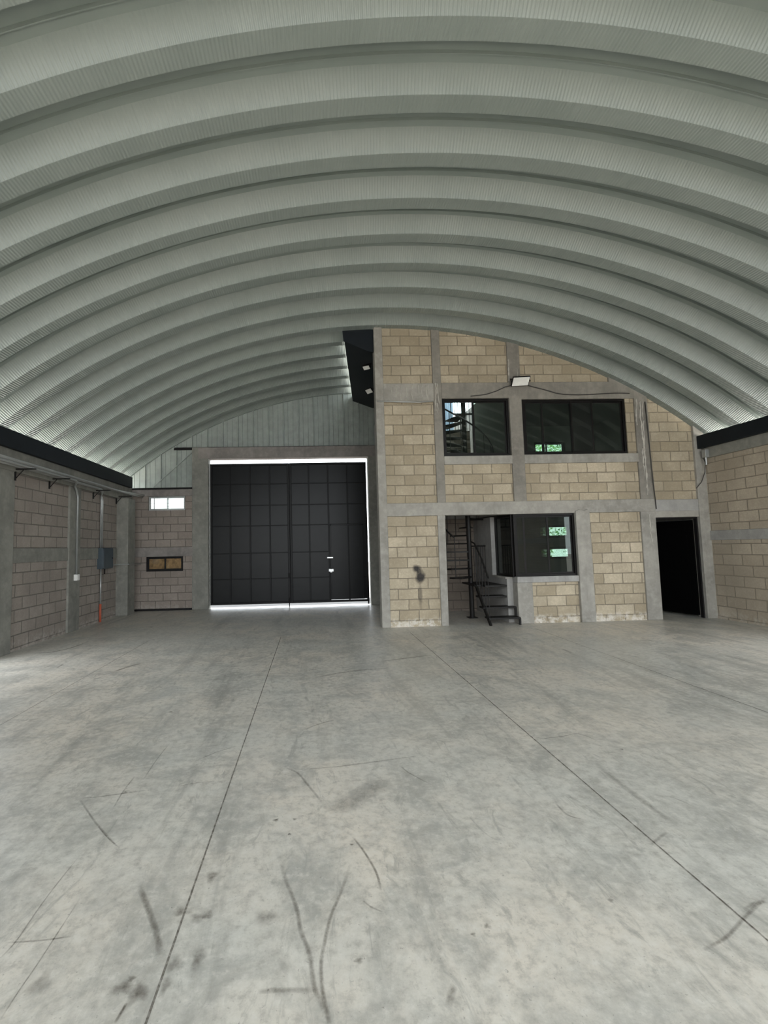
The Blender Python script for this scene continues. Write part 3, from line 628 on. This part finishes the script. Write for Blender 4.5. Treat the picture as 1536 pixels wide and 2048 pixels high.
for k in range(5):
    t = k / 4; MB().tube([(3.56 - .05 * t, 9.08 + .5 * t, .06 + .68 * t), (3.56 - .05 * t, 9.08 + .5 * t, .95 + .66 * t)], .007, 6).build('baluster', 'stair', r)
MB().tube([(3.62, 10.40, 1.60), (4.05, 10.40, 1.60)], .018, 8).build('handrail', 'stair', r)
for k in range(8): MB().tube([(3.66 + k * .054, 10.40, .775), (3.66 + k * .054, 10.40, 1.59)], .007, 6).build('baluster', 'stair', r)
ST, RAD = 24.0, 0.62; hel = []
for k in range(21):
    a0 = math.radians(220 - ST * k); z = 0.93 + 0.187 * k; h = math.radians(15)
    p = [(cx + .05 * math.cos(a0 + s * 1.3), cy + .05 * math.sin(a0 + s * 1.3)) for s in (-1, 1)]
    q = [(cx + RAD * math.cos(a0 + s * h), cy + RAD * math.sin(a0 + s * h)) for s in (1, 0, -1)]
    b = MB(); pl = p[:1] + q[::-1] + p[1:]; n = len(pl)
    b.v += [(x, y, z - .03) for x, y in pl] + [(x, y, z) for x, y in pl]; b.f += [tuple(range(n)), tuple(range(2 * n - 1, n - 1, -1))] + [(i, n + i, n + (i + 1) % n, (i + 1) % n) for i in range(n)]
    b.build('tread', 'stair', r)
    ex, ey = cx + (RAD - .02) * math.cos(a0), cy + (RAD - .02) * math.sin(a0)
    MB().tube([(ex, ey, z), (ex, ey, z + .86)], .009, 6).build('baluster', 'stair', r)
    hel.append((ex, ey, z + .87))
hs = []
for i in range(len(hel) - 1):
    for t in (0, .25, .5, .75):
        a0 = math.radians(220 - ST * (i + t)); hs.append((cx + (RAD - .02) * math.cos(a0), cy + (RAD - .02) * math.sin(a0), 0.93 + .87 + .187 * (i + t)))
MB().tube(hs, .018, 8).build('handrail', 'stair', r, smooth=True)

# ------------------------------------------------------------------ electrical runs
def run(name, label, pts, rad, m, group=None, cat='conduit', n=8):
    return tag(MB().tube(pts, rad, n).build(name, m, smooth=True), label, cat, None, group)
for i in range(2):
    x = -4.80 - .045 * i; d = 9.88 + .05 * i; e = 9.30
    if i == 0: pts = [(x, -1.0, 3.125), (x, e, 3.125)] + arc((x, e, 3.125), (x - .02, e + .16, 3.13), (-4.98, e + .34, 3.05)) + arc((-5.0, e + .42, 3.01), (-5.035, d - .05, 2.97), (-5.035, d, 2.85)) + [(-5.035, d, 1.19)]
    else: pts = [(x, -1.0, 3.125), (x, 9.05, 3.125)]
    run('conduit', ('steel conduit that turns down the flat column to a white box', 'outer steel conduit on the brackets that stops above the first brackets')[i], pts, .021, 'galv')
for i in range(2):
    x = -4.90 - .045 * i; d = 11.02 + .07 * i
    pts = [(x, -1.0, 3.125), (x, 10.55, 3.125)] + arc((x, 10.6, 3.125), (x - .02, 10.85, 3.12), (-5.0, 10.92, 3.04)) + arc((-5.04, 10.96, 2.99), (-5.06, d, 2.97), (-5.06, d, 2.85)) + [(-5.06, d, 1.74)]
    run('conduit', ('nearer of the two thin conduits dropping into the slate panel box', 'farther of the two thin conduits dropping into the slate panel box')[i], pts, .019, 'galv')
for i in range(2):
    run('conduit', ('upper long conduit running past the corner column to the gate wall', 'lower long conduit running past the corner column to the gate wall')[i], [(-4.76 - .04 * i, -1.0, 3.165 - .045 * i + .03 * i), (-4.76 - .04 * i, 11.4, 3.165), (-4.70 - .04 * i, 12.80, 3.22 - .05 * i)], .022, 'galv')
for y, lab in ((7.83, 'black wall bracket at the column on the left edge'), (8.92, 'black wall bracket before the single conduit drop'), (10.69, 'black wall bracket above the slate panel box'), (11.93, 'black wall bracket at the far left corner column')):
    bx = -5.045 if y < 8 else (-5.09 if y < 11.5 else -5.09)
    b = MB().box(bx - .02, bx + .012, y - .015, y + .015, 2.90, 3.10).box(bx, -4.70, y - .015, y + .015, 3.085, 3.105); b.bar((bx + .005, y, 2.93), (bx + .14, y, 3.085), .012)
    tag(b.build('wall_bracket', 'black', bevel=0.002), lab, 'bracket')
tag(MB().box(-5.06, -4.995, 9.82, 9.94, 1.06, 1.19).box(-4.995, -4.985, 9.835, 9.925, 1.075, 1.175).build('socket_box', 'white', bevel=0.006), 'small white outlet box on the flat column', 'outlet')
r = empty('panel_box', (-5.1, 11.2, 1.25)); tag(r, 'slate blue electrical panel box on the left wall', 'electrical panel')
MB().box(-5.11, -4.97, 10.94, 11.50, 1.25, 1.75).build('enclosure', 'panel', r, bevel=0.008)
MB().box(-4.97, -4.955, 10.965, 11.475, 1.275, 1.725).build('door', 'panel', r, bevel=0.004)
MB().tube([(-4.955, 11.42, 1.5), (-4.94, 11.42, 1.5)], .014).build('latch', 'black', r)
run('conduit', 'grey conduit from below the panel box into an orange pipe', [(-5.055, 11.04, 1.25), (-5.055, 11.04, .40)], .018, 'galv')
run('floor_pipe', 'orange pipe rising from the floor below the panel box', [(-5.055, 11.04, .0), (-5.055, 11.04, .42)], .026, 'pvc', cat='pipe')
run('conduit', 'short stub conduit under the middle of the panel box', [(-5.055, 11.24, 1.25), (-5.055, 11.24, 1.12)], .015, 'black')
run('conduit', 'dark conduit from the panel box round the corner column', [(-5.04, 11.5, 1.32), (-5.04, 11.86, 1.32)] + arc((-5.04, 11.90, 1.32), (-5.03, 11.955, 1.32), (-4.98, 11.957, 1.32)) + [(-4.80, 11.957, 1.32)] + arc((-4.79, 11.957, 1.32), (-4.775, 11.957, 1.32), (-4.775, 12.0, 1.32)) + [(-4.775, 12.80, 1.30)], .015, 'galv')
run('conduit', 'thin grey pipe across the blocks beside the stair window', [(1.42, 9.13, 4.66), (1.9, 9.13, 4.64), (2.3, 9.13, 4.63), (2.60, 9.13, 4.65)], .013, 'galv')
run('cable', 'dark cable from floodlight to the right end of the wide window', [(4.60, 9.12, 4.98)] + [(4.60 + 2.24 * t, 9.14, 4.98 - .20 * min(1, t * 3.2) + .015 * math.sin(t * 9)) for t in [k / 14 for k in range(1, 15)]], .010, 'cable', cat='cable')
run('cable', 'dark cable from floodlight to the top of the stair window', [(4.36, 9.12, 4.99), (4.15, 9.13, 4.95), (3.95, 9.14, 4.86), (3.72, 9.145, 4.79), (3.40, 9.145, 4.755)], .009, 'cable', cat='cable')
run('cable', 'thin dark cable hanging off the right wall by the corner column', [(8.33, 9.10, 3.35), (8.345, 9.09, 3.25), (8.31, 9.08, 3.05), (8.24, 9.10, 2.85), (8.14, 9.13, 2.72)], .008, 'cable', cat='cable')
run('cable', 'grey cable running straight down the mortar-streaked column', [(7.17, 9.14, 4.6), (7.19, 9.14, 3.9), (7.215, 9.14, 3.0), (7.245, 9.14, 2.3)], .009, 'cable', cat='cable')
tag(MB().box(8.27, 8.345, 8.98, 9.08, 3.36, 3.52).tube([(8.31, 9.03, 3.36), (8.31, 9.03, 3.2)], .018).build('junction_box', 'galv', bevel=0.005), 'small grey junction box under the right eave beam', 'junction box')

# floodlights
def flood(label, loc, rot, w, h):
    r = empty('floodlight', loc); r.rotation_euler = rot; tag(r, label, 'floodlight')
    def loc_(b, name, m, bev):
        o = b.build(name, m, bevel=bev); o.parent = r; return o
    b = MB().box(-w / 2, w / 2, 0, .03, -h / 2, h / 2)
    for k in range(7): b.box(-w / 2 + .03 + k * (w - .07) / 6, -w / 2 + .04 + k * (w - .07) / 6, .03, .05, -h / 2 + .02, h / 2 - .02)
    loc_(b, 'housing', 'black', .004); loc_(MB().box(-w / 2 + .012, w / 2 - .012, -.008, 0, -h / 2 + .012, h / 2 - .012), 'lens', 'lens', .002)
    b = MB().box(-w / 2 - .02, -w / 2 - .008, -.01, .10, -.012, .012).box(w / 2 + .008, w / 2 + .02, -.01, .10, -.012, .012).box(-w / 2 - .02, w / 2 + .02, .10, .112, -.012, .012)
    loc_(b, 'yoke', 'black', .002); return r
flood('white floodlight on the office wall between the two tinted windows', (4.43, 9.02, 5.02), (math.radians(52), 0, math.radians(-8)), .35, .22)
flood('small floodlight on the black beam, nearer the hall', (1.30, 9.82, 5.66), (math.radians(60), 0, math.radians(-30)), .17, .12)
flood('small floodlight low on the black beam, beside the office corner', (1.50, 10.95, 5.52), (math.radians(50), 0, math.radians(-50)), .2, .14)

# mortar runs
def drips(label, items):
    b = MB()
    for (x, z0, z1, rr) in items:
        n = max(4, int((z0 - z1) / .05)); pts = []; rad = []; xx = x
        for k in range(n + 1):
            xx += random.uniform(-.010, .010); pts.append((xx, 9.162 + random.uniform(-.004, .004), z0 + (z1 - z0) * k / n)); rad.append(rr * random.uniform(.35, 1.25) * (1 - .4 * k / n))
        b.tube(pts, rr, 6, rad)
    return tag(b.build('mortar_streak', 'mortar', smooth=True), label, 'mortar streak', 'structure')
drips('pale mortar runs down the column right of the wide window', [(7.08, 4.62, 2.75, .020), (7.00, 4.68, 4.1, .016), (7.12, 4.2, 2.6, .014), (7.10, 2.2, 1.6, .012), (6.98, 4.5, 4.25, .012), (7.05, 3.6, 3.0, .018), (7.15, 4.7, 4.0, .010)])
drips('pale mortar blobs at the top left of the stair window', [(2.66, 5.05, 4.45, .020), (2.45, 5.0, 4.7, .014), (2.3, 5.02, 4.74, .010), (2.05, 5.0, 4.7, .012), (1.85, 4.98, 4.72, .010), (1.72, 5.03, 4.8, .009), (1.95, 5.02, 4.66, .008), (2.18, 5.03, 4.69, .011), (2.38, 5.04, 4.75, .013), (2.52, 5.04, 4.68, .012), (2.70, 5.05, 4.6, .016), (2.69, 4.62, 4.38, .012)])
drips('pale mortar runs above the floodlight', [(4.26, 5.55, 5.08, .016), (4.44, 5.35, 5.1, .010)])

# ------------------------------------------------------------------ greenery beyond the office
def tree(label, x, y, h, rad, m):
    r = empty('leafy_tree', (x, y, 0)); tag(r, label, 'tree', None, None)
    MB().tube([(x, y, -.02), (x + .1, y, h * .3), (x - .05, y + .1, h * .6)], .12, 8, [.15, .11, .06]).build('trunk', 'bark', r, smooth=True)
    b = MB()
    for k in range(2600):
        a = random.uniform(0, 2 * PI); u = random.uniform(-1, 1); q = random.random() ** .4; s = math.sqrt(1 - u * u)
        c = Vector((x + rad * q * s * math.cos(a), y + rad * q * s * math.sin(a), h * .55 + h * .46 * q * u))
        d = Vector((random.gauss(0, 1), random.gauss(0, 1), random.gauss(0, 1))).normalized(); e = d.orthogonal().normalized(); l = random.uniform(.09, .17)
        b.quad(tuple(c), tuple(c + d * l * .5 + e * l * .3), tuple(c + d * l), tuple(c + d * l * .5 - e * l * .3))
    f = b.build('foliage', m, r); f['kind'] = 'stuff'
tree('bright green tree outside, filling the left of the small office windows', 8.9, 17.4, 7.2, 1.35, 'leaf_a')
tree('darker green tree outside, filling the right of the small office windows', 11.9, 19.4, 7.6, 1.45, 'leaf_b')

# ------------------------------------------------------------------ light
wld = bpy.data.worlds.new('sky'); sc.world = wld; wld.use_nodes = True; nt = wld.node_tree
bg = nt.nodes['Background']; bg.inputs['Color'].default_value = (0.90, 0.955, 1.0, 1); bg.inputs['Strength'].default_value = 6.0
sun = bpy.data.lights.new('sun', 'SUN'); sun.energy = 46.0; sun.angle = math.radians(0.6); sun.color = (1.0, 0.95, 0.87)
so = bpy.data.objects.new('sun', sun); COL.objects.link(so); so.rotation_euler = (math.radians(14), 0, 0)
def portal(name, loc, rot, sx, sy):
    l = bpy.data.lights.new(name, 'AREA'); l.shape = 'RECTANGLE'; l.size = sx; l.size_y = sy; l.cycles.is_portal = True
    o = bpy.data.objects.new(name, l); COL.objects.link(o); o.location = loc; o.rotation_euler = rot
portal('portal_front', (1.64, -3.35, 3.2), (math.radians(90), 0, 0), 14.2, 6.4)
portal('portal_side', (-5.3, 6.3, 1.53), (0, math.radians(-90), 0), 3.05, 2.0)
portal('portal_right', (8.6, 5.1, 1.65), (0, math.radians(90), 0), 3.3, 3.2)

# ------------------------------------------------------------------ camera
cam = bpy.data.cameras.new('camera'); cam.sensor_fit = 'AUTO'; cam.sensor_width = 36.0
cam.lens = 900.0 / 2048 * 36.0; cam.shift_x = (768 - 660) / 2048; cam.shift_y = (1030 - 1024) / 2048; cam.clip_end = 300; cam.clip_start = .05
co = bpy.data.objects.new('camera', cam); COL.objects.link(co)
R3 = Matrix(((0.9989643868869814, 0.018981232594432455, -0.041350532532404304), (-0.03986117056415628, -0.07307881270095318, -0.996529264103907), (-0.02193720157113511, 0.997145525960687, -0.07224651717427163)))
co.matrix_world = Matrix.Translation((0, 0, 1.64)) @ R3.to_4x4()
sc.camera = co
sc.view_settings.view_transform = 'Standard'; sc.view_settings.look = 'None'; sc.view_settings.gamma = 1.0; sc.view_settings.use_curve_mapping = False
sc.view_settings.exposure = -0.05
cy_ = sc.cycles
cy_.use_denoising = True; cy_.max_bounces = 10; cy_.diffuse_bounces = 6; cy_.glossy_bounces = 4; cy_.transparent_max_bounces = 24; cy_.sample_clamp_indirect = 6.0
